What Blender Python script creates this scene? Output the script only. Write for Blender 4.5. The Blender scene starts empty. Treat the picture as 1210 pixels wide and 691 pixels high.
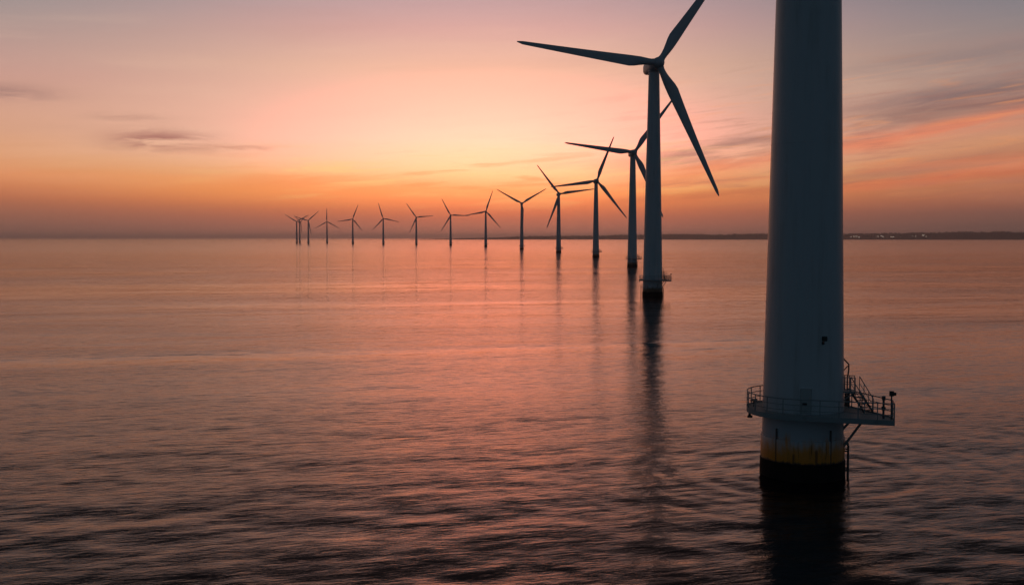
import bpy, bmesh, math, random
import numpy as np
from mathutils import Vector, Matrix, Euler
from mathutils.bvhtree import BVHTree

R = math.radians
random.seed(11)
rng = np.random.default_rng(5)
sc = bpy.context.scene
col = sc.collection

# ------------------------------------------------------------------ camera
F, CX, CY, HOR = 1250.0, 605.0, 345.5, 281.0        # focal length and rows, in pixels of a 1210 wide frame
CAM_H = 16.2
PITCH = math.atan((CY - HOR) / F)
cam = bpy.data.cameras.new('camera')
cam.sensor_width = 36.0
cam.lens = F / 1210.0 * 36.0
cam.clip_start = 0.5
cam.clip_end = 90000.0
cam_o = bpy.data.objects.new('camera', cam)
cam_o.location = (0, 0, CAM_H)
cam_o.rotation_euler = (R(90) - PITCH, 0, 0)
col.objects.link(cam_o)
sc.camera = cam_o

# ------------------------------------------------------------------ colour management
sc.view_settings.view_transform = 'Standard'
sc.view_settings.look = 'None'
sc.view_settings.exposure = 0.0
sc.view_settings.gamma = 1.0
sc.view_settings.use_curve_mapping = False
sc.cycles.volume_bounces = 1
sc.cycles.max_bounces = 6

SUN_AZ, SUN_EL = -1.6, 2.0       # degrees right of the view axis, above the horizon


def lin(r, g, b):
    f = lambda c: c / 12.92 if c <= 0.04045 else ((c + 0.055) / 1.055) ** 2.4
    return (f(r / 255.0), f(g / 255.0), f(b / 255.0), 1.0)


class NT:
    """small helper for writing node trees as expressions"""
    def __init__(s, tree):
        s.t = tree
        s.n, s.l = tree.nodes, tree.links

    def node(s, kind, **kw):
        nd = s.n.new(kind)
        for k, v in kw.items():
            setattr(nd, k, v)
        return nd

    def put(s, sock, v):
        if isinstance(v, bpy.types.NodeSocket):
            s.l.new(v, sock)
        elif v is not None:
            sock.default_value = v

    def m(s, op, a, b=None, c=None, clamp=False):
        nd = s.node('ShaderNodeMath', operation=op, use_clamp=clamp)
        s.put(nd.inputs[0], a)
        if b is not None: s.put(nd.inputs[1], b)
        if c is not None: s.put(nd.inputs[2], c)
        return nd.outputs[0]

    def ramp01(s, x, lo, hi, smooth=True):
        nd = s.node('ShaderNodeMapRange', interpolation_type='SMOOTHSTEP' if smooth else 'LINEAR', clamp=True)
        s.put(nd.inputs[0], x); s.put(nd.inputs[1], lo); s.put(nd.inputs[2], hi)
        nd.inputs[3].default_value = 0.0; nd.inputs[4].default_value = 1.0
        return nd.outputs[0]

    def mix(s, f, a, b, blend='MIX'):
        nd = s.node('ShaderNodeMix', data_type='RGBA', blend_type=blend)
        s.put(nd.inputs[0], f); s.put(nd.inputs[6], a); s.put(nd.inputs[7], b)
        return nd.outputs[2]

    def xyz(s, x, y, z):
        nd = s.node('ShaderNodeCombineXYZ')
        s.put(nd.inputs[0], x); s.put(nd.inputs[1], y); s.put(nd.inputs[2], z)
        return nd.outputs[0]

    def noise(s, vec, scale, detail=4.0, rough=0.5, dist=0.0):
        nd = s.node('ShaderNodeTexNoise')
        if vec is not None: s.put(nd.inputs['Vector'], vec)
        s.put(nd.inputs['Scale'], scale)
        nd.inputs['Detail'].default_value = detail
        nd.inputs['Roughness'].default_value = rough
        nd.inputs['Distortion'].default_value = dist
        return nd.outputs[0]

    def colramp(s, x, stops, interp='LINEAR'):
        nd = s.node('ShaderNodeValToRGB')
        cr = nd.color_ramp
        cr.interpolation = interp
        while len(cr.elements) > 1:
            cr.elements.remove(cr.elements[-1])
        for i, (p, c) in enumerate(stops):
            e = cr.elements[0] if i == 0 else cr.elements.new(p)
            e.position = p
            e.color = c
        s.put(nd.inputs[0], x)
        return nd.outputs[0]


# ------------------------------------------------------------------ sky
world = bpy.data.worlds.new('World')
sc.world = world
world.use_nodes = True
world.node_tree.nodes.clear()
w = NT(world.node_tree)
tc = w.node('ShaderNodeTexCoord')
sep = w.node('ShaderNodeSeparateXYZ')
w.l.new(tc.outputs['Generated'], sep.inputs[0])
dx, dy, dz = sep.outputs
elev = w.m('MULTIPLY', w.m('ARCSINE', w.m('MAXIMUM', w.m('MINIMUM', dz, 0.99999), -0.99999)), 57.29578)
az = w.m('MULTIPLY', w.m('ARCTAN2', dx, dy), 57.29578)
ep = w.m('MAXIMUM', elev, 0.0)
t_e = w.m('SQRT', w.m('DIVIDE', ep, 90.0))


def estops(lst):
    return [(math.sqrt(e / 90.0), lin(*c)) for e, c in lst]


HIGH = [(14.2, (168, 138, 136)), (15.8, (138, 110, 107)), (18, (104, 82, 82)), (23, (64, 54, 57)), (32, (44, 44, 50)), (60, (36, 44, 54)), (90, (34, 42, 52))]
HIGHS = [(14.2, (92, 93, 100)), (15.8, (56, 56, 62)), (18, (40, 41, 47)), (23, (34, 37, 43)), (32, (33, 38, 46)), (60, (36, 44, 54)), (90, (34, 42, 52))]
centre = w.colramp(t_e, estops([
    (0, (190, 122, 102)), (0.5, (190, 118, 96)), (1.0, (200, 116, 88)), (1.5, (222, 124, 82)), (2.0, (248, 144, 82)), (2.5, (255, 168, 92)),
    (3.4, (255, 206, 146)), (4.3, (255, 208, 178)), (5.2, (255, 210, 190)), (7.1, (253, 203, 178)),
    (9.0, (247, 195, 167)), (11.0, (226, 173, 163)), (12.9, (196, 163, 165))] + HIGH))
left = w.colramp(t_e, estops([
    (0, (128, 95, 84)), (0.6, (134, 95, 82)), (1.2, (150, 100, 82)), (1.7, (166, 105, 82)), (2.4, (196, 117, 85)), (3.1, (222, 134, 88)),
    (4.2, (222, 155, 112)), (5.2, (216, 158, 124)), (6.6, (208, 156, 134)), (7.9, (196, 150, 138)),
    (9.0, (184, 149, 142)), (11.0, (158, 146, 143)), (12.9, (130, 136, 142))] + HIGHS))
right = w.colramp(t_e, estops([
    (0, (106, 83, 77)), (0.6, (106, 81, 74)), (1.3, (124, 86, 76)), (2.4, (172, 104, 80)), (3.3, (196, 118, 84)),
    (4.6, (204, 138, 98)), (5.4, (192, 132, 104)), (6.6, (166, 126, 112)), (8.2, (152, 129, 123)),
    (9.2, (148, 130, 126)), (11.0, (128, 126, 131)), (12.9, (104, 112, 124))] + HIGHS))
back = w.colramp(t_e, estops([(0, (64, 78, 88)), (4, (58, 75, 87)), (12, (50, 69, 83)), (30, (40, 56, 70)), (60, (36, 47, 58)), (90, (34, 43, 54))]))

daz = w.m('SUBTRACT', az, SUN_AZ)
gl = w.m('EXPONENT', w.m('MULTIPLY', w.m('POWER', w.m('ABSOLUTE', w.m('DIVIDE', daz, 17.0)), 2.0), -1.0))
side = w.mix(w.ramp01(daz, -6.0, 6.0), left, right)
front = w.mix(gl, side, centre)
# low, wide glow right where the sun went down
ds = w.m('ADD', w.m('POWER', w.m('DIVIDE', daz, 9.0), 2.0), w.m('POWER', w.m('DIVIDE', w.m('SUBTRACT', elev, 3.9), 1.5), 2.0))
core = w.m('EXPONENT', w.m('MULTIPLY', ds, -1.0))
front = w.mix(w.m('MULTIPLY', core, 0.45), front, lin(255, 226, 164))

ds3 = w.m('ADD', w.m('POWER', w.m('DIVIDE', w.m('ADD', az, 11.0), 9.0), 2.0), w.m('POWER', w.m('DIVIDE', w.m('SUBTRACT', elev, 2.7), 0.75), 2.0))
front = w.mix(w.m('MULTIPLY', w.m('EXPONENT', w.m('MULTIPLY', ds3, -1.0)), 0.6), front, lin(252, 152, 88))
# the afterglow round the sunken sun is stronger in red than the film can hold
ds2 = w.m('ADD', w.m('POWER', w.m('DIVIDE', w.m('SUBTRACT', daz, 0.6), 8.5), 2.0), w.m('POWER', w.m('DIVIDE', w.m('SUBTRACT', elev, 5.0), 2.3), 2.0))
front = w.mix(w.m('EXPONENT', w.m('MULTIPLY', ds2, -1.0)), front, (1.9, 0.11, 0.03, 1), 'ADD')
# thin cloud streaks, climbing a little towards the right: grey above, lit from below
nA = w.noise(w.xyz(w.m('MULTIPLY', az, 0.16), w.m('MULTIPLY', w.m('SUBTRACT', elev, w.m('MULTIPLY', az, 0.13)), 1.5), 3.7), 1.0, 5.0, 0.58, 0.4)
nB = w.noise(w.xyz(w.m('MULTIPLY', az, 0.22), w.m('MULTIPLY', w.m('SUBTRACT', elev, w.m('MULTIPLY', az, 0.11)), 2.6), 8.2), 1.0, 5.0, 0.6, 0.5)


def streak(src, c0, slope, w0, w1, a_lo, a_mid, a_hi, colour, strength, drop=0.0, lit=None, lit_strength=0.0, lit_w=0.22):
    line = w.m('ADD', c0, w.m('MULTIPLY', az, slope))
    off = w.m('SUBTRACT', elev, line)
    off = w.m('ADD', off, w.m('MULTIPLY', w.m('SUBTRACT', nB, 0.5), 0.9))
    width = w.m('ADD', w0, w.m('MULTIPLY', w.m('MAXIMUM', w.m('SUBTRACT', az, a_lo), 0.0), w1))
    reach = w.m('MULTIPLY', w.ramp01(az, a_lo, a_mid), w.m('SUBTRACT', 1.0, w.ramp01(az, a_hi, a_hi + 10.0)))
    if lit:
        d2 = w.m('DIVIDE', w.m('ADD', off, drop), w.m('ADD', lit_w, w.m('MULTIPLY', width, 0.25)))
        k2 = w.m('MULTIPLY', w.m('EXPONENT', w.m('MULTIPLY', w.m('MULTIPLY', d2, d2), -1.0)), w.m('MULTIPLY', reach, w.ramp01(nA, 0.25, 0.55)))
        src = w.mix(w.m('MULTIPLY', k2, lit_strength), src, lit)
    d = w.m('DIVIDE', off, width)
    k = w.m('MULTIPLY', w.m('EXPONENT', w.m('MULTIPLY', w.m('MULTIPLY', d, d), -1.0)), w.m('MULTIPLY', reach, w.ramp01(nA, 0.28, 0.58)))
    return w.mix(w.m('MULTIPLY', k, strength), src, colour)


GREY, WARM = lin(132, 98, 94), lin(244, 128, 88)
front = streak(front, 2.95, 0.155, 0.50, 0.010, 3.0, 11.0, 40.0, GREY, 0.72, 0.95, WARM, 0.62, 0.30)
front = streak(front, 0.85, 0.128, 0.24, 0.010, 11.0, 20.0, 40.0, lin(146, 98, 90), 0.45, 0.60, WARM, 0.40)
front = streak(front, 4.85, 0.100, 0.32, 0.014, 15.0, 22.0, 42.0, lin(122, 104, 106), 0.60)
front = streak(front, 6.9, 0.085, 0.28, 0.020, 13.0, 21.0, 44.0, lin(132, 116, 118), 0.35)
front = streak(front, 2.4, 0.060, 0.16, 0.004, 2.0, 7.0, 24.0, lin(226, 128, 88), 0.45)
front = streak(front, 1.5, 0.070, 0.18, 0.006, 3.0, 9.0, 30.0, lin(196, 104, 76), 0.45)
wis = w.m('MULTIPLY', w.ramp01(az, -2.0, 14.0), w.m('MULTIPLY', w.ramp01(elev, 1.2, 3.0), w.m('SUBTRACT', 1.0, w.ramp01(elev, 6.5, 10.0))))
front = w.mix(w.m('MULTIPLY', w.m('MULTIPLY', w.ramp01(nB, 0.50, 0.68), wis), 0.32), front, lin(168, 112, 98))
front = w.mix(w.m('MULTIPLY', w.m('MULTIPLY', w.ramp01(nB, 0.46, 0.30), wis), 0.30), front, lin(246, 156, 96))
# very faint veils over the whole western sky
n2 = w.noise(w.xyz(w.m('MULTIPLY', az, 0.06), w.m('MULTIPLY', w.m('SUBTRACT', elev, w.m('MULTIPLY', az, 0.03)), 0.6), 9.1), 1.0, 5.0, 0.55, 0.3)
front = w.mix(w.m('MULTIPLY', w.m('MULTIPLY', w.ramp01(n2, 0.50, 0.75), w.ramp01(elev, 0.8, 4.0)), 0.12), front, lin(186, 132, 122))
front = w.mix(w.m('MULTIPLY', w.m('MULTIPLY', w.ramp01(n2, 0.48, 0.28), w.ramp01(elev, 0.8, 4.0)), 0.10), front, lin(255, 214, 180))
# fine bright streaks round the sun
n3 = w.noise(w.xyz(w.m('MULTIPLY', az, 0.16), w.m('MULTIPLY', w.m('SUBTRACT', elev, w.m('MULTIPLY', az, 0.06)), 1.9), 1.3), 1.0, 4.0, 0.55, 0.4)
smask = w.m('EXPONENT', w.m('MULTIPLY', w.m('ADD', w.m('POWER', w.m('DIVIDE', daz, 12.0), 2.0), w.m('POWER', w.m('DIVIDE', w.m('SUBTRACT', elev, 3.4), 1.3), 2.0)), -1.0))
front = w.mix(w.m('MULTIPLY', w.m('MULTIPLY', w.ramp01(n3, 0.52, 0.70), smask), 0.75), front, lin(255, 216, 138))
front = w.mix(w.m('MULTIPLY', w.m('MULTIPLY', w.ramp01(n3, 0.47, 0.34), smask), 0.40), front, lin(244, 132, 66))


def cloudlet(src, a0, e0, sa, se, strength, colour, seed):
    n = w.noise(w.xyz(w.m('MULTIPLY', az, 0.30), w.m('MULTIPLY', elev, 1.7), seed), 1.0, 4.0, 0.6, 0.3)
    e2 = w.m('ADD', w.m('SUBTRACT', elev, e0), w.m('MULTIPLY', w.m('SUBTRACT', n, 0.5), 1.1))
    q = w.m('ADD', w.m('POWER', w.m('DIVIDE', w.m('SUBTRACT', az, a0), sa), 2.0), w.m('POWER', w.m('DIVIDE', e2, se), 2.0))
    k = w.m('MULTIPLY', w.m('EXPONENT', w.m('MULTIPLY', q, -1.0)), w.ramp01(n, 0.28, 0.55))
    return w.mix(w.m('MULTIPLY', k, strength, clamp=True), src, colour)


front = cloudlet(front, -18.3, 5.0, 2.3, 0.46, 1.0, lin(168, 110, 100), 5.5)
front = cloudlet(front, -14.4, 4.7, 1.9, 0.15, 0.6, lin(206, 142, 116), 2.5)
front = cloudlet(front, -19.9, 6.1, 1.8, 0.14, 0.5, lin(194, 146, 128), 12.5)
front = cloudlet(front, -25.8, 7.05, 2.6, 0.38, 0.9, lin(172, 132, 122), 7.5)

# towards the sides and behind the camera the afterglow gives way to blue dusk
aaz = w.m('ABSOLUTE', daz)
custom = w.mix(w.ramp01(aaz, 34.0, 85.0), front, back)

nish = w.node('ShaderNodeTexSky', sky_type='NISHITA', sun_disc=False)
nish.sun_elevation = R(SUN_EL)
nish.sun_rotation = R(SUN_AZ)
nish.altitude = 10.0
nish.air_density, nish.dust_density, nish.ozone_density = 1.4, 1.5, 2.5
bg1 = w.node('ShaderNodeBackground')
w.put(bg1.inputs[0], custom); bg1.inputs[1].default_value = 1.0
bg2 = w.node('ShaderNodeBackground')
w.put(bg2.inputs[0], nish.outputs[0]); bg2.inputs[1].default_value = 0.0
add = w.node('ShaderNodeAddShader')
w.l.new(bg1.outputs[0], add.inputs[0]); w.l.new(bg2.outputs[0], add.inputs[1])
wo = w.node('ShaderNodeOutputWorld')
w.l.new(add.outputs[0], wo.inputs['Surface'])

# ------------------------------------------------------------------ sun, low behind the haze
sun = bpy.data.lights.new('sun', 'SUN')
sun.energy = 0.006
sun.angle = R(16.0)
sun.color = (1.0, 0.30, 0.10)
sun_o = bpy.data.objects.new('sun', sun)
sd = Vector((math.sin(R(SUN_AZ)) * math.cos(R(SUN_EL + 1)), math.cos(R(SUN_AZ)) * math.cos(R(SUN_EL + 1)), math.sin(R(SUN_EL + 1))))
sun_o.rotation_euler = sd.to_track_quat('Z', 'Y').to_euler()
sun_o.location = (0, 0, 300)
col.objects.link(sun_o)


# ------------------------------------------------------------------ materials
def material(name):
    m = bpy.data.materials.new(name)
    m.use_nodes = True
    m.node_tree.nodes.clear()
    t = NT(m.node_tree)
    out = t.node('ShaderNodeOutputMaterial')
    p = t.node('ShaderNodeBsdfPrincipled')
    t.l.new(p.outputs[0], out.inputs['Surface'])
    return m, t, p


def obj_coord(t):
    return t.node('ShaderNodeTexCoord').outputs['Object']


def vec_scale(t, v, s):
    nd = t.node('ShaderNodeVectorMath', operation='MULTIPLY')
    t.put(nd.inputs[0], v); nd.inputs[1].default_value = s
    return nd.outputs[0]


def paint(name, c, rough=0.42, dirt=(0.6, 0.55, 0.48), amount=0.35, streak=(1.6, 1.6, 0.10), bump=0.0, spec=0.5):
    m, t, p = material(name)
    v = obj_coord(t)
    a = t.noise(vec_scale(t, v, streak), 1.0, 6.0, 0.6)
    b = t.noise(v, 0.35, 4.0, 0.55)
    f = t.m('MULTIPLY', t.m('MULTIPLY', t.ramp01(a, 0.46, 0.74), t.ramp01(b, 0.3, 0.65)), amount)
    t.put(p.inputs['Base Color'], t.mix(f, (*c, 1), (c[0] * dirt[0], c[1] * dirt[1], c[2] * dirt[2], 1)))
    t.put(p.inputs['Roughness'], t.m('ADD', rough - 0.06, t.m('MULTIPLY', a, 0.12)))
    p.inputs['Specular IOR Level'].default_value = spec
    if bump:
        bn = t.node('ShaderNodeBump'); bn.inputs['Strength'].default_value = bump; bn.inputs['Distance'].default_value = 0.02
        t.put(bn.inputs['Height'], b); t.l.new(bn.outputs[0], p.inputs['Normal'])
    return m


M = {}
M['tower'] = paint('tower_paint', (0.52, 0.55, 0.56), 0.40, amount=0.55)
M['blade'] = paint('blade_paint', (0.46, 0.48, 0.50), 0.38, amount=0.3, streak=(2.0, 2.0, 0.2))
M['nacelle'] = paint('nacelle_paint', (0.48, 0.50, 0.52), 0.40)
M['steel'] = paint('galvanised_steel', (0.26, 0.29, 0.29), 0.55, amount=0.5, streak=(3, 3, 3))
M['dark_steel'] = paint('weathered_steel', (0.09, 0.09, 0.09), 0.6, dirt=(1.3, 0.8, 0.5), amount=0.6, streak=(3, 3, 1))
M['door'] = paint('door_paint', (0.38, 0.41, 0.40), 0.5, amount=0.4)
M['black'] = paint('black_plastic', (0.03, 0.03, 0.03), 0.5, amount=0.2)
M['growth'] = paint('marine_growth', (0.009, 0.009, 0.008), 0.75, amount=0.8, streak=(4, 4, 4), bump=0.8, spec=0.15)


def deck_material():
    m, t, p = material('deck_grating')
    v = obj_coord(t)
    s = t.node('ShaderNodeSeparateXYZ'); t.l.new(v, s.inputs[0])
    g = t.m('MAXIMUM', t.m('GREATER_THAN', t.m('FRACT', t.m('MULTIPLY', s.outputs[0], 9.0)), 0.35),
            t.m('GREATER_THAN', t.m('FRACT', t.m('MULTIPLY', s.outputs[1], 9.0)), 0.35))
    n = t.noise(v, 1.2, 5.0, 0.6)
    c = t.mix(g, (0.10, 0.12, 0.12, 1), (0.30, 0.34, 0.33, 1))
    t.put(p.inputs['Base Color'], t.mix(t.m('MULTIPLY', t.ramp01(n, 0.5, 0.75), 0.5), c, (0.20, 0.16, 0.12, 1)))
    p.inputs['Roughness'].default_value = 0.6
    return m


M['deck'] = deck_material()


def rust_column(t, x, y, z, a0, wa, z1, soft):
    """mask of one rust or paint run on the pile: angle a0, half width wa, reaching up to z1"""
    ang = t.m('ARCTAN2', x, t.m('MULTIPLY', y, -1.0))
    d = t.m('ABSOLUTE', t.m('SUBTRACT', ang, a0))
    return t.m('MULTIPLY', t.ramp01(d, wa, wa * 0.3), t.ramp01(z, z1, z1 - soft))


def pile_material(name, is_band, old=0):
    m, t, p = material(name)
    v = obj_coord(t)
    s = t.node('ShaderNodeSeparateXYZ'); t.l.new(v, s.inputs[0])
    x, y, z = s.outputs
    white = (0.46, 0.48, 0.50, 1)
    yellow = ((0.74, 0.23, 0.006, 1), (0.10, 0.06, 0.02, 1))[old]
    n = t.noise(vec_scale(t, v, (1.1, 1.1, 0.45)), 1.0, 6.0, 0.62)
    n2 = t.noise(vec_scale(t, v, (3.5, 3.5, 0.35)), 1.0, 5.0, 0.6)
    edge = t.m('ADD', z, t.m('ADD', t.m('MULTIPLY', t.m('SUBTRACT', n, 0.5), -1.9), t.m('MULTIPLY', t.m('SUBTRACT', n2, 0.5), -1.0)))
    k = t.ramp01(edge, 3.0, 1.75)
    for a0, wa, z1 in ((-0.36, 0.10, 3.45), (0.62, 0.08, 3.2), (0.40, 0.07, 2.9), (-0.95, 0.12, 2.9), (1.2, 0.1, 3.0), (2.4, 0.1, 3.2), (-2.2, 0.1, 3.1)):
        k = t.m('MAXIMUM', k, t.m('MULTIPLY', rust_column(t, x, y, z, a0, wa, z1, 0.9), t.ramp01(n2, 0.3, 0.6)))
    base = t.mix(k, white, yellow)
    # rust runs
    r = t.m('MULTIPLY', t.ramp01(n2, 0.54, 0.70), t.ramp01(z, 3.4, 2.2))
    for a0, wa, z1 in ((-0.66, 0.035, 3.35), (0.72, 0.035, 3.25), (0.33, 0.05, 2.3), (-0.2, 0.04, 2.0)):
        r = t.m('MAXIMUM', r, rust_column(t, x, y, z, a0, wa, z1, 0.3))
    base = t.mix(t.m('MULTIPLY', r, 0.75), base, (0.10, 0.045, 0.015, 1))
    if is_band:   # weed and algae creep up from the water
        alg = t.ramp01(t.m('ADD', z, t.m('MULTIPLY', t.m('SUBTRACT', n2, 0.5), -0.5)), 1.36, 1.14)
        base = t.mix(alg, base, (0.02, 0.022, 0.014, 1))
    t.put(p.inputs['Base Color'], base)
    t.put(p.inputs['Roughness'], t.m('ADD', 0.42, t.m('MULTIPLY', r, 0.3)))
    return m


M['pile'] = pile_material('pile_paint', False)
M['band'] = pile_material('yellow_band_paint', True)
M['band_old'] = pile_material('grimy_band_paint', True, 1)


# ------------------------------------------------------------------ mesh helpers
def link(name, mesh, mat, parent=None):
    o = bpy.data.objects.new(name, mesh)
    if mat is not None:
        mesh.materials.append(mat)
    col.objects.link(o)
    if parent is not None:
        o.parent = parent
    return o


def obj(name, bm, mat, parent=None, smooth=None):
    bmesh.ops.recalc_face_normals(bm, faces=bm.faces[:])
    me = bpy.data.meshes.new(name)
    bm.to_mesh(me)
    bm.free()
    if smooth is not None:
        me.polygons.foreach_set('use_smooth', [True] * len(me.polygons))
        me.set_sharp_from_angle(angle=R(smooth))
    return link(name, me, mat, parent)


def tube(bm, pts, r, seg=8, closed=False):
    """round bar along a polyline"""
    pts = [Vector(p) for p in pts]
    rings = []
    n = len(pts)
    for i, p in enumerate(pts):
        a = pts[i - 1] if (i or closed) else p
        b = pts[(i + 1) % n] if (i < n - 1 or closed) else p
        d = (b - a).normalized()
        up = Vector((0, 0, 1)) if abs(d.z) < 0.95 else Vector((1, 0, 0))
        u = d.cross(up).normalized()
        v = d.cross(u)
        rings.append([bm.verts.new(p + (u * math.cos(2 * math.pi * k / seg) + v * math.sin(2 * math.pi * k / seg)) * r) for k in range(seg)])
    for i in range(n if closed else n - 1):
        A, B = rings[i], rings[(i + 1) % n]
        for k in range(seg):
            bm.faces.new((A[k], A[(k + 1) % seg], B[(k + 1) % seg], B[k]))
    if not closed:
        bm.faces.new(rings[0]); bm.faces.new(list(reversed(rings[-1])))


def lathe(bm, prof, seg=64, cap=True):
    rings = [[bm.verts.new((r * math.cos(2 * math.pi * k / seg), r * math.sin(2 * math.pi * k / seg), z)) for k in range(seg)] for r, z in prof]
    for A, B in zip(rings, rings[1:]):
        for k in range(seg):
            bm.faces.new((A[k], A[(k + 1) % seg], B[(k + 1) % seg], B[k]))
    if cap:
        bm.faces.new(list(reversed(rings[0]))); bm.faces.new(rings[-1])


def box(bm, c, size, rz=0.0, bevel=0.0, mat=None):
    r = bmesh.ops.create_cube(bm, size=1.0)
    vs = r['verts']
    mm = (mat or Matrix.Translation(c) @ Matrix.Rotation(rz, 4, 'Z')) @ Matrix.Diagonal((*size, 1))
    bmesh.ops.transform(bm, matrix=mm, verts=vs)
    if bevel:
        es = list({e for v in vs for e in v.link_edges})
        bmesh.ops.bevel(bm, geom=es, offset=bevel, segments=2, affect='EDGES', profile=0.5)


def prism(bm, outline, z0, z1):
    lo = [bm.verts.new((x, y, z0)) for x, y in outline]
    hi = [bm.verts.new((x, y, z1)) for x, y in outline]
    n = len(outline)
    bm.faces.new(list(reversed(lo))); bm.faces.new(hi)
    for k in range(n):
        bm.faces.new((lo[k], lo[(k + 1) % n], hi[(k + 1) % n], hi[k]))


def thing(name, label, cat, loc=(0, 0, 0), rz=0.0, group=None):
    o = bpy.data.objects.new(name, None)
    o.empty_display_size = 1.0
    col.objects.link(o)
    o.location = loc
    o.rotation_euler = (0, 0, rz)
    tag(o, label, cat, group)
    return o


def tag(o, label=None, cat=None, group=None, kind=None):
    if label: o['label'] = label
    if cat: o['category'] = cat
    if group: o['group'] = group
    if kind: o['kind'] = kind
    return o


# ------------------------------------------------------------------ where things stand: a pixel and a depth, turned into metres
def ground_x(px, py, Y):
    return Y * ((px - CX) / F) / (math.cos(PITCH) + (CY - py) / F * math.sin(PITCH))


T1_Y = 72.2
T1_X = ground_x(947.5, 562, T1_Y)
FACE = -math.atan2(T1_X, T1_Y)


# ------------------------------------------------------------------ sea
def build_sea():
    rad = [0.5, 6.0, 12.0, 16.0]
    r = 18.0
    while r < 700.0:
        rad.append(r); r *= 1.0058
    while r < 42000.0:
        rad.append(r); r *= 1.10
    rad.append(42000.0)
    rad = np.array(rad)
    angs = np.concatenate([np.arange(-44.0, 44.0, 0.11), np.arange(44.0, 316.0, 2.0)])
    A = np.radians(angs)
    nr, na = len(rad), len(A)
    RR, AA = np.meshgrid(rad, A, indexing='ij')
    X = RR * np.sin(AA); Y = RR * np.cos(AA)
    Z = np.zeros_like(X)
    lr = np.gradient(rad)[:, None] * np.ones_like(X)       # local spacing along the radius
    fine = (np.abs(((np.degrees(AA) + 180) % 360) - 180) <= 45)
    la = RR * np.where(fine, np.radians(0.11), np.radians(2.0))
    n = 120
    lam = np.exp(rng.uniform(np.log(0.8), np.log(6.5), n))
    th = rng.normal(R(-14), R(24), n)                          # mostly running along the line of sight
    ph = rng.uniform(0, 2 * np.pi, n)
    # slow patches of rougher and smoother water
    patch = 0.0
    for i in range(9):
        L = rng.uniform(40, 160); a = rng.normal(0, 0.5); p = rng.uniform(0, 6.28)
        patch = patch + np.sin((X * np.sin(a) * 0.6 + Y * np.cos(a)) * 2 * np.pi / L + p)
    patch = 1.0 + 0.16 * patch
    slope = 0.026                                            # rms slope of the modelled waves
    per = slope / math.sqrt(n) * math.sqrt(2)
    for i in range(n):
        k = 2 * np.pi / lam[i]
        kx, ky = k * np.sin(th[i]), k * np.cos(th[i])
        sp = np.maximum(lr * abs(np.cos(th[i])) , la * abs(np.sin(th[i])))
        damp = np.clip((lam[i] / np.maximum(sp, 1e-6) - 4.0) / 8.0, 0.0, 1.0)
        amp = per / k
        wv = np.sin(kx * X + ky * Y + ph[i] + 0.6 * np.sin(0.05 * X * np.cos(i) + 0.04 * Y * np.sin(i * 1.7)))
        Z += amp * damp * wv * patch
    # rings running out from the near pile
    D = np.hypot(X - T1_X, Y - T1_Y)
    for L, a in ((1.3, 0.010), (2.1, 0.014), (3.1, 0.014)):
        damp = np.clip((L / np.maximum(np.maximum(lr, la), 1e-6) - 2.5) / 2.5, 0.0, 1.0)
        Z += a * damp * np.sin(2 * np.pi * D / L + L) * np.exp(-np.maximum(D - 3.0, 0) / 11.0)
    Z[rad > 900] = 0.0
    V = np.stack([X, Y, Z], -1).reshape(-1, 3).astype(np.float32)
    V = np.concatenate([V, np.array([[0, 0, 0]], np.float32)])
    i, j = np.meshgrid(np.arange(nr - 1), np.arange(na), indexing='ij')
    j2 = (j + 1) % na
    quads = np.stack([i * na + j, (i + 1) * na + j, (i + 1) * na + j2, i * na + j2], -1).reshape(-1, 4)
    c = len(V) - 1
    jj = np.arange(na)
    tris = np.stack([np.full(na, c), jj, (jj + 1) % na], -1)
    me = bpy.data.meshes.new('sea')
    nq, nt = len(quads), len(tris)
    me.vertices.add(len(V)); me.vertices.foreach_set('co', V.ravel())
    me.loops.add(nq * 4 + nt * 3)
    me.loops.foreach_set('vertex_index', np.concatenate([quads.ravel(), tris.ravel()]).astype(np.int32))
    me.polygons.add(nq + nt)
    me.polygons.foreach_set('loop_start', np.concatenate([np.arange(nq) * 4, nq * 4 + np.arange(nt) * 3]).astype(np.int32))
    me.polygons.foreach_set('use_smooth', np.ones(nq + nt, dtype=bool))
    me.update(calc_edges=True)
    me.validate()
    if me.polygons[100].normal.z < 0:
        me.flip_normals()
    return me


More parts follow.
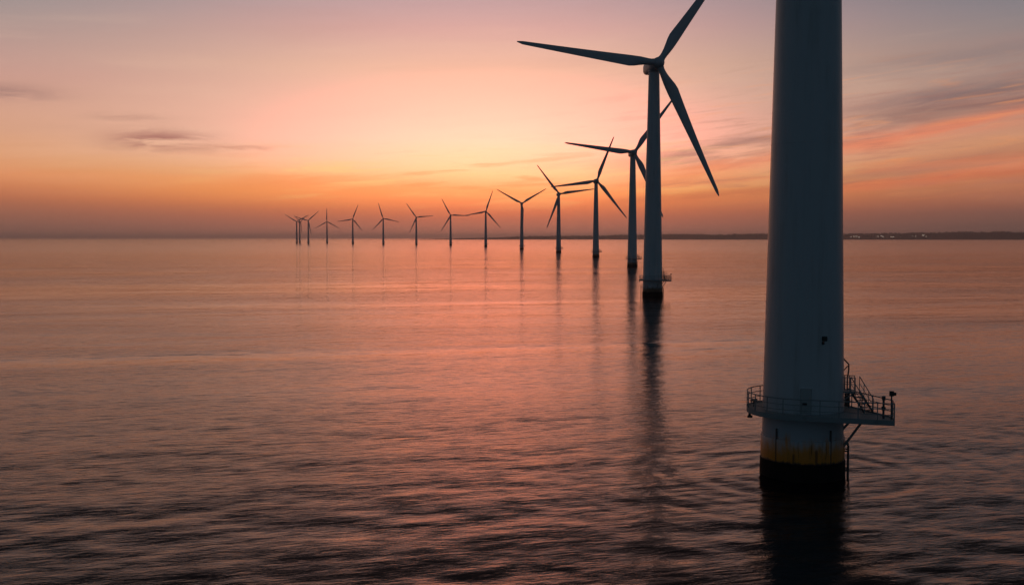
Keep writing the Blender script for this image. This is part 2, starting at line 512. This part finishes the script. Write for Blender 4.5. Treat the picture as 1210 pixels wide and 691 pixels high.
def sea_material():
    m, t, p = material('sea_water')
    geo = t.node('ShaderNodeNewGeometry')
    v = geo.outputs['Position']
    t.n.remove(p)
    p = t.node('ShaderNodeBsdfGlossy')
    p.inputs['Color'].default_value = (1.0, 0.96, 0.94, 1)
    deep = t.node('ShaderNodeBsdfDiffuse')
    deep.inputs['Color'].default_value = (0.005, 0.006, 0.008, 1)
    fres = t.node('ShaderNodeFresnel')
    fres.inputs['IOR'].default_value = 1.23
    mx = t.node('ShaderNodeMixShader')
    t.l.new(t.m('SMOOTH_MIN', fres.outputs[0], 0.62, 0.16), mx.inputs[0]);   # a ruffled sea never quite mirrors
    t.l.new(deep.outputs[0], mx.inputs[1]); t.l.new(p.outputs[0], mx.inputs[2])
    t.l.new(mx.outputs[0], t.n['Material Output'].inputs['Surface'])
    ln = t.node('ShaderNodeVectorMath', operation='LENGTH')
    t.l.new(geo.outputs['Position'], ln.inputs[0])
    # open water beyond the row is ruffled more than the lee around the near turbines
    t.put(p.inputs['Roughness'], t.m('ADD', 0.045, t.m('MULTIPLY', t.ramp01(ln.outputs['Value'], 250.0, 1500.0, False), 0.10)))
    # ripples too small to model, in wind lanes; the breeze crosses the view at a slant
    rot = t.node('ShaderNodeVectorRotate', rotation_type='Z_AXIS')
    t.l.new(v, rot.inputs['Vector']); rot.inputs['Angle'].default_value = R(-15)
    v = rot.outputs[0]
    lanes = t.noise(vec_scale(t, v, (0.004, 0.016, 1.0)), 1.0, 4.0, 0.55, 0.6)
    a = t.noise(vec_scale(t, v, (0.42, 1.15, 1.0)), 1.0, 4.0, 0.6, 0.5)
    b = t.noise(vec_scale(t, v, (1.3, 3.4, 1.0)), 1.0, 4.0, 0.65, 0.3)
    big = t.noise(vec_scale(t, v, (0.05, 0.11, 1.0)), 1.0, 4.0, 0.6, 0.4)
    h = t.m('ADD', t.m('MULTIPLY', a, 0.040), t.m('MULTIPLY', b, 0.022))
    h = t.m('MULTIPLY', h, t.m('ADD', 0.55, t.m('MULTIPLY', t.ramp01(lanes, 0.35, 0.65), 0.8)))
    h = t.m('ADD', h, t.m('MULTIPLY', big, 0.06))
    far1 = t.noise(vec_scale(t, v, (0.020, 0.055, 1.0)), 1.0, 4.0, 0.6, 0.5)
    far2 = t.noise(vec_scale(t, v, (0.0045, 0.016, 1.0)), 1.0, 4.0, 0.6, 0.7)
    h = t.m('ADD', h, t.m('ADD', t.m('MULTIPLY', far1, 0.20), t.m('MULTIPLY', far2, 0.80)))
    bn = t.node('ShaderNodeBump')
    bn.inputs['Strength'].default_value = 1.0
    bn.inputs['Distance'].default_value = 1.0
    t.put(bn.inputs['Height'], h)
    # slopes of the smallest wavelets, which the bump above smooths away with distance
    def wavelets(scale, seed):
        nz = t.node('ShaderNodeTexNoise')
        t.put(nz.inputs['Vector'], vec_scale(t, v, scale)); nz.inputs['Scale'].default_value = 1.0
        nz.inputs['Detail'].default_value = 2.0
        sub = t.node('ShaderNodeVectorMath', operation='SUBTRACT')
        t.l.new(nz.outputs['Color'], sub.inputs[0]); sub.inputs[1].default_value = (0.5, 0.5, 0.5)
        return sub.outputs[0]
    def vadd(q, r):
        nd = t.node('ShaderNodeVectorMath', operation='ADD'); t.put(nd.inputs[0], q); t.put(nd.inputs[1], r)
        return nd.outputs[0]
    gust = t.m('ADD', 0.6, t.m('MULTIPLY', t.ramp01(lanes, 0.36, 0.64), 0.8))
    w1 = vec_scale(t, wavelets((0.55, 1.7, 1.0), 0), (0.11, 0.17, 0.0))
    w2 = vec_scale(t, wavelets((0.045, 0.17, 1.0), 1), (0.03, 0.06, 0.0))
    sc_ = t.node('ShaderNodeVectorMath', operation='SCALE')
    t.l.new(vadd(w1, w2), sc_.inputs[0]); t.l.new(gust, sc_.inputs['Scale'])
    nrm = t.node('ShaderNodeVectorMath', operation='NORMALIZE')
    t.l.new(vadd(bn.outputs[0], sc_.outputs[0]), nrm.inputs[0])
    for nd in (p, deep, fres):
        t.l.new(nrm.outputs[0], nd.inputs['Normal'])
    return m


sea = link('sea', build_sea(), sea_material())
tag(sea, 'calm rippled sea reflecting the orange sunset', None, None, 'structure')


# ------------------------------------------------------------------ far shore
def build_shore():
    m, t, p = material('shore_vegetation')
    v = obj_coord(t)
    n = t.noise(v, 0.02, 5.0, 0.6)
    t.put(p.inputs['Base Color'], t.mix(n, (0.025, 0.032, 0.018, 1), (0.055, 0.055, 0.032, 1)))
    p.inputs['Roughness'].default_value = 0.9
    angs = np.radians(np.arange(-5.5, 62.0, 0.035))
    rows = [(0.0, 0.0), (60, 0.10), (180, 0.45), (420, 0.80), (800, 1.0), (1500, 0.95), (2600, 0.0)]
    base = 10000.0
    def fbm(x, seed):
        s = 0
        for o in range(8):
            f = 0.12 * 2 ** o
            r2 = np.random.default_rng(seed + o)
            s = s + np.sin(np.degrees(x) * f * 2.1 + r2.uniform(0, 6.28)) * 0.62 ** o + 0.5 * np.sin(np.degrees(x) * f * 3.37 + r2.uniform(0, 6.28)) * 0.62 ** o
        return s
    deg = np.degrees(angs)
    env = np.interp(deg, [-5.5, -3.5, -1, 0.5, 3, 6, 9, 13, 16, 19, 24, 30, 45, 62], [1, 6, 17, 32, 38, 48, 45, 49, 53, 58, 62, 66, 72, 72])
    V, nb = [], len(angs)
    for k, (back, fr) in enumerate(rows):
        d = base + back + 250 * np.sin(deg * 0.31) + 120 * np.sin(deg * 0.93 + 1)
        rough = 1.0 + 0.15 * fbm(angs, 40 + k * 10) + 0.09 * np.random.default_rng(70 + k).normal(size=nb)
        h = 1.0 * env * fr * np.maximum(rough, 0.2)
        if k == 0: h = np.full(nb, -1.0)
        if k == len(rows) - 1: h = np.full(nb, -1.0)
        V.append(np.stack([d * np.sin(angs), d * np.cos(angs), h], -1))
    V = np.concatenate(V)
    faces = []
    for k in range(len(rows) - 1):
        for j in range(nb - 1):
            a = k * nb + j
            faces.append((a, a + 1, a + nb + 1, a + nb))
    me = bpy.data.meshes.new('land')
    me.from_pydata(V.tolist(), [], faces)
    me.update()
    me.polygons.foreach_set('use_smooth', [True] * len(me.polygons))
    o = link('land', me, m)
    global LAND
    LAND = BVHTree.FromPolygons(V.tolist(), faces)
    tag(o, 'low dark wooded shore along the horizon on the right', None, None, 'structure')


build_shore()


# ------------------------------------------------------------------ lit houses on the far shore
def lit_material():
    m, t, p = material('lit_window')
    p.inputs['Base Color'].default_value = (0.3, 0.28, 0.22, 1)
    p.inputs['Emission Color'].default_value = (1.0, 0.84, 0.66, 1)
    p.inputs['Emission Strength'].default_value = 1.5
    return m


M['lit'] = lit_material()
M['house_wall'] = paint('house_render', (0.24, 0.22, 0.20), 0.8)
M['house_roof'] = paint('roof_tiles', (0.06, 0.045, 0.04), 0.8)


def make_house():
    t = thing('house', 'tiny house with lit windows on the dark far shore', 'house', group='lit houses along the far shore')
    bm = bmesh.new(); box(bm, (0, 0, 4.5), (22, 12, 9)); obj('wall', bm, M['house_wall'], t)
    bm = bmesh.new()
    vs = [bm.verts.new(p) for p in ((-11.6, -6.6, 9.003), (11.6, -6.6, 9.003), (11.6, 6.6, 9.003), (-11.6, 6.6, 9.003), (-11.6, 0, 14), (11.6, 0, 14))]
    for f in ((0, 1, 5, 4), (2, 3, 4, 5), (0, 4, 3), (1, 2, 5), (3, 2, 1, 0)):
        bm.faces.new([vs[i] for i in f])
    obj('roof', bm, M['house_roof'], t)
    for x in (-7, 0, 7):
        bm = bmesh.new(); box(bm, (x, -6.03, 5.2), (4.2, 0.1, 4.6)); obj('window', bm, M['lit'], t)
    return t


def copy_tree(o, parent=None, skip=()):
    c = o.copy()
    col.objects.link(c)
    if parent is not None:
        c.parent = parent
    for ch in list(o.children):
        base = ch.name.split('.')[0]
        if base in skip:
            continue
        copy_tree(ch, c, skip)
    return c


spots = [(1005.5, 0.7), (1009, 0.8), (1012, 1.2), (1015.3, 1.2), (1037.5, 0.9), (1041.5, 1.0), (1043.5, 0.9), (1053, 0.8), (1055.5, 1.1),
         (1064, 0.7), (1078, 0.6), (1082, 0.7), (1091, 1.5), (1094.8, 0.7)]
h0 = make_house()
for i, (px, s) in enumerate(spots):
    o = h0 if i == 0 else copy_tree(h0)
    d = 11560.0 + random.uniform(-30, 30) + 260
    a = math.atan((px - CX) / F * 0.9985)
    dd = 10000 + 250 * math.sin(math.degrees(a) * 0.31) + 120 * math.sin(math.degrees(a) * 0.93 + 1) + random.uniform(110, 200)
    hit = LAND.ray_cast(Vector((dd * math.sin(a), dd * math.cos(a), 500.0)), Vector((0, 0, -1)))[0]
    o.location = (dd * math.sin(a), dd * math.cos(a), hit.z - 0.4)
    o.scale = (0.45 * s + 0.22,) * 3
    o.rotation_euler = (0, 0, -a + random.uniform(-0.3, 0.3))

# ------------------------------------------------------------------ wind turbine
HUB_Z = 64.0
DECK_Z = 4.5


def blade_mesh():
    bm = bmesh.new()
    L, r0 = 40.0, 1.15
    st = []
    for u in (0, 0.02, 0.045, 0.075, 0.11, 0.15, 0.19, 0.23, 0.28, 0.34, 0.41, 0.49, 0.58, 0.67, 0.76, 0.84, 0.91, 0.96, 0.985, 1.0):
        r = r0 + u * (L - r0)
        s = min(max((u - 0.03) / 0.16, 0), 1); s = s * s * (3 - 2 * s)
        if u < 0.2:
            chord = 1.75 + (3.25 - 1.75) * s
        else:
            chord = 3.25 + (0.95 - 3.25) * ((u - 0.2) / 0.76) ** 0.86 if u < 0.96 else 0.95 - (u - 0.96) / 0.04 * 0.65
        thick = 1.0 * (1 - s) + (0.26 - 0.12 * u) * s
        twist = R(14) * (1 - u) ** 2 + R(1.5)
        st.append((r, chord, thick, twist, s))
    N = 28
    rings = []
    for r, c, th, tw, s in st:
        ring = []
        for k in range(N):
            a = 2 * math.pi * k / N
            xc = math.cos(a)                                    # +1 leading, -1 trailing
            q = (1 - xc) / 2                                    # 0 at the nose
            yt = 5 * (0.2969 * math.sqrt(q) - 0.126 * q - 0.3516 * q * q + 0.2843 * q ** 3 - 0.1036 * q ** 4)
            foil = (0.35 * c - q * c, (1 if math.sin(a) >= 0 else -1) * yt * th * c * 1.0)
            circ = (xc * c / 2, math.sin(a) * c / 2)
            x = circ[0] * (1 - s) + foil[0] * s
            y = circ[1] * (1 - s) + foil[1] * s
            X = x * math.cos(tw) - y * math.sin(tw)
            Y = x * math.sin(tw) + y * math.cos(tw)
            bend = -0.9 * ((r - r0) / (L - r0)) ** 2            # pre-bend towards the wind
            ring.append(bm.verts.new((X, Y + bend, r)))
        rings.append(ring)
    for A, B in zip(rings, rings[1:]):
        for k in range(N):
            bm.faces.new((A[k], A[(k + 1) % N], B[(k + 1) % N], B[k]))
    bm.faces.new(rings[0]); bm.faces.new(rings[-1])
    return bm


def nacelle_mesh():
    bm = bmesh.new()
    N = 28
    prof = [(-2.15, 1.25, 1.30, 0.0), (-1.9, 1.50, 1.60, 0.0), (-1.0, 1.72, 1.85, 0.05), (1.0, 1.78, 1.92, 0.05), (3.2, 1.72, 1.82, 0.10),
            (4.8, 1.55, 1.58, 0.18), (5.7, 1.25, 1.25, 0.28), (6.2, 0.80, 0.85, 0.36), (6.35, 0.3, 0.3, 0.40)]
    rings = []
    for y, hw, hh, dz in prof:
        ring = []
        for k in range(N):
            a = 2 * math.pi * k / N
            c, s = math.cos(a), math.sin(a)
            e = 0.62
            ring.append(bm.verts.new((hw * math.copysign(abs(c) ** e, c), y, dz + hh * math.copysign(abs(s) ** e, s))))
        rings.append(ring)
    for A, B in zip(rings, rings[1:]):
        for k in range(N):
            bm.faces.new((A[k], A[(k + 1) % N], B[(k + 1) % N], B[k]))
    bm.faces.new(rings[0]); bm.faces.new(rings[-1])
    return bm


def hub_mesh():
    bm = bmesh.new()
    lathe(bm, [(0.06, 2.02), (0.55, 1.9), (1.0, 1.6), (1.38, 1.1), (1.58, 0.45), (1.62, -0.2), (1.55, -0.9), (1.42, -1.35)][::-1], 40)
    bmesh.ops.rotate(bm, cent=(0, 0, 0), matrix=Matrix.Rotation(R(90), 3, 'X'), verts=bm.verts[:])
    for k in range(3):
        a = 2 * math.pi * k / 3
        d = Vector((math.sin(a), 0, math.cos(a)))
        tube(bm, [d * 0.6, d * 1.72], 0.98, 24)
    return bm


def ring_pts(r, a0, a1, z, n):
    return [(r * math.cos(a0 + (a1 - a0) * i / n), r * math.sin(a0 + (a1 - a0) * i / n), z) for i in range(n + 1)]


DECK_R = 3.78
# outline of the deck: a ring with a landing that reaches out on the right, seen from above (camera side is -y)
A_FRONT, A_BACK = R(-84), R(52)
EXT = [(5.66, -3.98), (5.66, -2.35)]


def deck_outline(r=DECK_R, inset=0.0):
    n = 56
    arc = [(r * math.cos(a), r * math.sin(a)) for a in [A_BACK + (A_FRONT + 2 * math.pi - A_BACK) * i / n for i in range(n + 1)]]
    return arc + [(x - inset, y + (inset if k == 0 else -inset)) for k, (x, y) in enumerate(EXT)]


def make_turbine():
    T = thing('wind_turbine', 'placeholder', 'wind turbine', group='offshore wind turbines in a curving row')
    # --- foundation pile
    bm = bmesh.new()
    lathe(bm, [(2.71, 2.70), (2.70, 4.19), (2.70, 4.52)], 96, cap=False)
    fnd = obj('foundation', bm, M['pile'], T, 40)
    bm = bmesh.new()
    lathe(bm, [(2.80, 1.16), (2.80, 2.66), (2.78, 2.70), (2.712, 2.72)], 96, cap=False)
    obj('yellow_band', bm, M['band'], fnd, 40)
    bm = bmesh.new()
    lathe(bm, [(2.86, -5.0), (2.86, -0.5), (2.85, 0.5), (2.84, 1.12), (2.795, 1.158)], 96, cap=False)
    obj('waterline_growth', bm, M['growth'], fnd, 40)
    # --- tower
    bm = bmesh.new()
    prof = [(2.70, 4.525)]
    for i in range(1, 25):
        z = 4.525 + (62.0 - 4.525) * i / 24
        prof.append((2.70 - (2.70 - 1.48) * ((z - 4.525) / 57.5) ** 1.06, z))
    lathe(bm, prof, 96)
    for z in (5.0, 22.5, 42.0, 61.6):                        # section flanges, barely proud
        r = 2.70 - (2.70 - 1.48) * ((z - 4.525) / 57.5) ** 1.06
        lathe(bm, [(r - 0.02, z - 0.035), (r + 0.012, z - 0.03), (r + 0.012, z + 0.03), (r - 0.02, z + 0.035)], 96)
    obj('tower', bm, M['tower'], T, 30)
    # --- door in the tower, towards the camera
    dm = Matrix.Rotation(R(3.6), 4, 'Z')
    bm = bmesh.new()
    box(bm, None, (0.74, 0.10, 1.62), mat=dm @ Matrix.Translation((0, -2.69, 5.42)), bevel=0.03)
    door = obj('door', bm, M['door'], T)
    bm = bmesh.new()
    for (x, z, sx, sz) in ((-0.41, 5.42, 0.07, 1.78), (0.41, 5.42, 0.07, 1.78), (0, 6.27, 0.75, 0.07)):
        box(bm, None, (sx, 0.13, sz), mat=dm @ Matrix.Translation((x, -2.69, z)))
    obj('door_frame', bm, M['tower'], door)
    bm = bmesh.new()
    box(bm, None, (0.30, 0.10, 0.16), mat=dm @ Matrix.Translation((-0.06, -2.77, 5.22)), bevel=0.02)
    obj('door_latch', bm, M['black'], door)
    # --- little floodlight / vent on the tower
    va = R(30)
    vm = Matrix.Rotation(va, 4, 'Z')
    bm = bmesh.new()
    box(bm, None, (0.36, 0.16, 0.32), mat=vm @ Matrix.Translation((0, -2.66, 9.55)), bevel=0.05)
    box(bm, None, (0.16, 0.12, 0.20), mat=vm @ Matrix.Translation((-0.10, -2.64, 9.26)), bevel=0.02)
    obj('vent_box', bm, M['black'], T)
    # --- platform
    bm = bmesh.new()
    prism(bm, deck_outline(DECK_R - 0.05, 0.05), DECK_Z - 0.06, DECK_Z)
    plat = obj('platform', bm, M['deck'], T)
    bm = bmesh.new()
    ol = deck_outline()
    n = len(ol)
    for z0, z1, o in ((DECK_Z - 0.26, DECK_Z + 0.08, 0),):
        inn = deck_outline(DECK_R - 0.045, 0.045)
        a = [[bm.verts.new((*p, z)) for p in pts] for pts, z in ((ol, z0), (ol, z1), (inn, z1), (inn, z0))]
        for q in range(4):
            for k in range(n):
                bm.faces.new((a[q][k], a[q][(k + 1) % n], a[(q + 1) % 4][(k + 1) % n], a[(q + 1) % 4][k]))
    for k in range(12):                                      # radial beams under the grating
        t = 2 * math.pi * k / 12 + 0.2
        c, s = math.cos(t), math.sin(t)
        box(bm, (3.2 * c, 3.2 * s, DECK_Z - 0.19), (1.0, 0.12, 0.22), t)
    for x0, x1, y in ((2.0, 5.58, -3.0), (2.9, 4.4, -1.2), (2.9, 3.6, 0.2)):
        box(bm, ((x0 + x1) / 2, y, DECK_Z - 0.19), (x1 - x0, 0.12, 0.22))
    obj('deck_frame', bm, M['steel'], plat)
    # --- railing round the deck
    bm = bmesh.new()
    ro = deck_outline(DECK_R - 0.03, 0.03)
    loop = ro
    for z, r in ((DECK_Z + 1.15, 0.038), (DECK_Z + 0.78, 0.026), (DECK_Z + 0.42, 0.026)):
        tube(bm, [(x, y, z) for x, y in loop], r, 6, closed=True)
    cum, posts = 0.0, [loop[0]]
    for a, b in zip(loop, loop[1:] + loop[:1]):
        d = math.dist(a, b)
        s0 = 0.0
        while cum + (d - s0) >= 1.18:
            s0 += 1.18 - cum; cum = 0.0
            posts.append((a[0] + (b[0] - a[0]) * s0 / d, a[1] + (b[1] - a[1]) * s0 / d))
        cum += d - s0
    for x, y in posts + [(e[0] - 0.03, e[1] + (0.03 if k == 0 else -0.03)) for k, e in enumerate(EXT)]:
        tube(bm, [(x, y, DECK_Z), (x, y, DECK_Z + 1.16)], 0.040, 6)
    obj('railing', bm, M['steel'], plat)
    # locker and cleats on the left of the walkway
    bm = bmesh.new()
    box(bm, (-3.30, 0.25, DECK_Z + 0.42), (0.45, 0.8, 0.10), bevel=0.02)
    for y in (-0.05, 0.55):
        tube(bm, [(-3.30, y, DECK_Z), (-3.30, y, DECK_Z + 0.40)], 0.03, 6)
    obj('bench', bm, M['dark_steel'], plat)
    bm = bmesh.new()
    tube(bm, [(-3.52, -0.9, DECK_Z - 0.3), (-3.52, -0.9, DECK_Z - 0.62)], 0.09, 10)
    box(bm, (-3.5, -0.9, DECK_Z - 0.56), (0.35, 0.3, 0.14), bevel=0.03)
    obj('fog_signal', bm, M['black'], plat)
    # --- braces below the landing
    for (a, b) in (((4.05, -1.0, 4.25), (2.60, -0.6, 2.0)), ((3.42, -0.5, 4.25), (2.64, -0.3, 3.25))):
        bm = bmesh.new(); tube(bm, [a, b], 0.085, 10); obj('brace', bm, M['steel'], plat)
    # --- upper landing and stairs on the right
    LZ = 5.86
    bm = bmesh.new()
    box(bm, (2.90, 0.0, LZ - 0.05), (0.95, 1.2, 0.10))
    box(bm, (3.38, 0.0, LZ - 0.09), (0.05, 1.2, 0.24))
    for y in (-0.5, 0.5):
        tube(bm, [(3.30, y, LZ - 0.1), (2.6, y, LZ - 0.65)], 0.04, 6)
    land_o = obj('landing', bm, M['steel'], T)
    for y in (-0.57, 0.57):
        bm = bmesh.new()
        for z, r in ((LZ + 0.95, 0.03), (LZ + 0.5, 0.02)):
            tube(bm, [(2.60, y, z), (3.38, y, z)], r, 6)
        for x in (2.72, 3.05, 3.38):
            tube(bm, [(x, y, LZ), (x, y, LZ + 0.96)], 0.028, 6)
        obj('landing_railing', bm, M['steel'], land_o)
    # stair flight
    s0, s1 = Vector((3.40, 0, LZ)), Vector((4.25, 0, DECK_Z + 0.02))
    s0.y, s1.y = 0.0, -1.1
    d = (s1 - s0)
    hd = Vector((d.x, d.y, 0)).normalized(); sd2 = Vector((-hd.y, hd.x, 0))
    bm = bmesh.new()
    for s in (-0.36, 0.36):
        o = sd2 * s
        p0, p1 = s0 + o, s1 + o
        vs = [bm.verts.new(p0 + Vector((0, 0, dz)) + sd2 * e) for dz in (-0.16, 0.06) for e in (-0.03, 0.03)]
        ve = [bm.verts.new(p1 + Vector((0, 0, dz)) + sd2 * e) for dz in (-0.02, 0.14) for e in (-0.03, 0.03)]
        for q in ((0, 1, 3, 2),):
            bm.faces.new([vs[i] for i in q]); bm.faces.new([ve[i] for i in reversed(q)])
            for i in range(4):
                i0, i1 = q[i], q[(i + 1) % 4]
                bm.faces.new((vs[i0], vs[i1], ve[i1], ve[i0]))
    for i in range(1, 7):
        c = s0 + d * (i / 7)
        box(bm, c, (0.26, 0.66, 0.035), math.atan2(hd.y, hd.x))
    st = obj('stairs', bm, M['dark_steel'], T)
    bm = bmesh.new()
    for s in (-0.36, 0.36):
        o = sd2 * s
        for up, r in ((0.95, 0.03), (0.5, 0.02)):
            tube(bm, [s0 + o + Vector((0, 0, up)), s1 + o + Vector((0, 0, up))], r, 6)
        for q in (0.0, 0.33, 0.66, 1.0):
            p = s0 + o + d * q
            tube(bm, [p, p + Vector((0, 0, 0.96))], 0.026, 6)
    obj('handrail', bm, M['steel'], st)
    # swan-neck bracket above the landing
    bm = bmesh.new()
    tube(bm, [(2.45, 0.35, 8.18), (2.75, 0.35, 7.85), (2.98, 0.35, 7.6), (2.98, 0.35, 7.2), (2.90, 0.35, 6.6), (2.90, 0.35, LZ)], 0.05, 8)
    tube(bm, [(2.5, 0.35, 7.0), (2.93, 0.35, 7.5)], 0.035, 8)
    obj('cable_bracket', bm, M['dark_steel'], T)
    # --- posts on the landing
    bm = bmesh.new()
    tube(bm, [(5.05, -2.75, DECK_Z), (5.05, -2.75, 5.95)], 0.075, 10)
    box(bm, (5.05, -2.75, 5.15), (0.26, 0.26, 0.22), bevel=0.03)
    tube(bm, [(5.05, -2.75, 5.70), (5.05, -2.75, 5.95)], 0.12, 10)
    obj('signal_post', bm, M['dark_steel'], T)
    bm = bmesh.new()
    tube(bm, [(5.52, -2.9, DECK_Z), (5.52, -2.9, 6.0)], 0.05, 10)
    lp = obj('lamp_post', bm, M['dark_steel'], T)
    bm = bmesh.new()
    tube(bm, [(5.52, -2.9, 6.0), (5.52, -2.9, 6.32)], 0.15, 14)
    tube(bm, [(5.62, -2.9, 6.14), (5.80, -2.9, 6.14)], 0.11, 12)
    obj('lantern', bm, M['black'], lp)
    bm = bmesh.new()
    box(bm, (2.95, 2.0, DECK_Z + 0.45), (0.32, 0.4, 0.9), bevel=0.03)
    tube(bm, [(3.05, 1.2, DECK_Z), (3.05, 1.2, DECK_Z + 1.35)], 0.07, 8)
    obj('junction_box', bm, M['dark_steel'], T)
    # --- boat landing: two fender tubes and a ladder down into the water
    bm = bmesh.new()
    for y in (-0.30, 0.55):
        tube(bm, [(3.02, y, -3.0), (3.02, y, 2.15), (2.75, y, 2.3)], 0.06, 12)
        for z in (0.45, 1.75):
            tube(bm, [(2.7, y, z), (3.02, y, z)], 0.05, 8)
    bl = obj('boat_landing', bm, M['dark_steel'], T, 50)
    bm = bmesh.new()
    for i in range(16):
        z = -2.4 + i * 0.28
        tube(bm, [(3.02, -0.22, z), (3.02, 0.47, z)], 0.02, 6)
    obj('ladder', bm, M['dark_steel'], bl)
    # pad eyes on the pile
    for a in (-0.66, 0.72):
        bm = bmesh.new()
        box(bm, None, (0.10, 0.10, 0.85), mat=Matrix.Rotation(a, 4, 'Z') @ Matrix.Translation((0, -2.75, 3.0)), bevel=0.02)
        obj('fender_bracket', bm, M['dark_steel'], T)
    # --- nacelle, hub and blades
    nac = obj('nacelle', nacelle_mesh(), M['nacelle'], T, 50)
    bm = bmesh.new()
    tube(bm, [(0, 4.6, 1.6), (0, 4.6, 3.1)], 0.05, 8)
    tube(bm, [(-0.5, 4.6, 2.9), (0.5, 4.6, 2.9)], 0.04, 8)
    for x in (-0.5, 0.5):
        tube(bm, [(x, 4.6, 2.9), (x, 4.6, 3.2)], 0.06, 8)
    obj('wind_sensor', bm, M['dark_steel'], nac)
    bm = bmesh.new()
    lathe(bm, [(1.49, -1.72), (1.62, -1.6), (1.62, -1.0)], 48)
    obj('yaw_bearing', bm, M['nacelle'], nac)
    hub = obj('rotor_hub', hub_mesh(), M['blade'], T, 45)
    bl0 = obj('blade', blade_mesh(), M['blade'], hub, 50)
    for k in (1, 2):
        b = bl0.copy(); col.objects.link(b); b.parent = hub
        b.rotation_euler = (0, k * 2 * math.pi / 3, 0)
    return T


ROTOR_YAW = R(8)
TILT = R(-5)


def pose(T, theta, yaw=ROTOR_YAW):
    """turn the nacelle into the wind and stop the rotor with one blade at image angle theta"""
    for ch in T.children:
        base = ch.name.split('.')[0]
        rot = Matrix.Rotation(yaw - T.rotation_euler.z, 4, 'Z') @ Matrix.Rotation(TILT, 4, 'X')
        if base == 'nacelle':
            ch.location = (0, 0, HUB_Z - 0.3)
            ch.rotation_euler = rot.to_euler()
        elif base == 'rotor_hub':
            ch.location = Vector((0, 0, HUB_Z - 0.3)) + rot @ Vector((0, -3.55, 0))
            ch.rotation_euler = (rot @ Matrix.Rotation(R(90 - theta), 4, 'Y')).to_euler()


# px of the base, row of the base, height of the hub above the base in pixels, blade angle, label
ROW = [
    (771.0, 349, 270.0, 54, 'second nearest turbine, its tall dark tower with three long blades against the pink sky'),
    (747.0, 316, 133.5, 53, 'third nearest turbine, partly hidden behind the second nearest one, left blade almost level'),
    (704.0, 303, 89.5, 68, 'fourth nearest turbine, with one blade pointing steeply up and one level to the left'),
    (660.0, 297, 68.8, 8, 'fifth nearest turbine, one blade nearly level to the right and one up to the left'),
    (616.5, 294, 54.0, 31, 'turbine with two blades spread upwards in a V and the third hanging along its tower'),
    (574.0, 292, 41.5, 71, 'turbine next left of the V-shaped rotor, one blade steep, one level to the left'),
    (532.5, 290, 35.5, -2, 'turbine with a level blade that meets the tip of its right neighbour'),
    (492.0, 289.5, 32.2, 5, 'turbine with one blade level to the right, standing alone left of the touching pair'),
    (453.0, 289, 30.4, -13, 'far turbine with its upper blade leaning slightly left and one blade sloping down right'),
    (417.0, 288.5, 29.4, 69, 'far turbine with its upper blade leaning right and one blade nearly level to the left'),
    (386.5, 288, 25.6, 90, 'far turbine with one blade straight up, like an upside-down Y'),
    (364.5, 287.5, 27.0, 42, 'third turbine from the far left end, rightmost of the tight far cluster'),
    (354.3, 287.5, 25.0, 31, 'middle turbine of the tight cluster at the far left end of the row'),
    (350.8, 287.5, 25.6, 28, 'leftmost turbine, at the very far left end of the row'),
]
proto = make_turbine()
proto['label'] = 'nearest turbine, thick tower cut off at the top, yellow-banded foot and railed platform'
proto.location = (T1_X, T1_Y, 0)
proto.rotation_euler = (0, 0, FACE)
pose(proto, 90)

OLD_BAND = next(c for c in proto.children_recursive if c.name == 'yellow_band').data.copy()
OLD_BAND.materials[0] = M['band_old']
SMALL = ('door', 'vent_box', 'signal_post', 'lamp_post', 'junction_box', 'bench', 'fog_signal', 'fender_bracket', 'cable_bracket', 'wind_sensor')
FAR = SMALL + ('boat_landing', 'landing', 'brace', 'stairs', 'yaw_bearing')
for i, (px, py, hp, th, lab) in enumerate(ROW):
    skip = ('door', 'vent_box') if i == 0 else (SMALL if i < 4 else FAR)
    T = copy_tree(proto, None, skip)
    T['label'] = lab
    Y = HUB_Z * F / hp
    T.location = (ground_x(px, py, Y), Y, 0)
    T.rotation_euler = (0, 0, FACE + R(random.uniform(-4, 4)))
    yaw = ROTOR_YAW + R(random.uniform(-4, 4))
    if i == 0: yaw = R(12)
    if i == 12: yaw = R(68)
    for ch in T.children_recursive:
        if ch.name.startswith('yellow_band'):
            ch.data = OLD_BAND
    pose(T, th, yaw)
    if i == 0:
        # the second turbine also has a fender tube on its left side
        bm = bmesh.new()
        tube(bm, [(-2.7, -0.5, 3.2), (-3.18, -0.5, 2.9), (-3.18, -0.5, -3.0)], 0.10, 10)
        for z in (0.6, 2.4):
            tube(bm, [(-2.7, -0.5, z), (-3.18, -0.5, z)], 0.07, 8)
        obj('fender_tube', bm, M['dark_steel'], T, 50)

# ------------------------------------------------------------------ haze over the sea
HAZE = 5.8e-5
if HAZE:
    m = bpy.data.materials.new('sea_haze')
    m.use_nodes = True
    m.node_tree.nodes.clear()
    t = NT(m.node_tree)
    out = t.node('ShaderNodeOutputMaterial')
    pv = t.node('ShaderNodeVolumePrincipled')
    pv.inputs['Color'].default_value = (0.97, 0.93, 0.92, 1)
    pv.inputs['Density'].default_value = HAZE
    pv.inputs['Anisotropy'].default_value = 0.65
    t.l.new(pv.outputs[0], out.inputs['Volume'])
    bm = bmesh.new()
    box(bm, (0, 0, 57), (86000, 86000, 126))
    hz = obj('haze', bm, m)
    tag(hz, 'thin dusk haze lying over the sea', None, None, 'stuff')
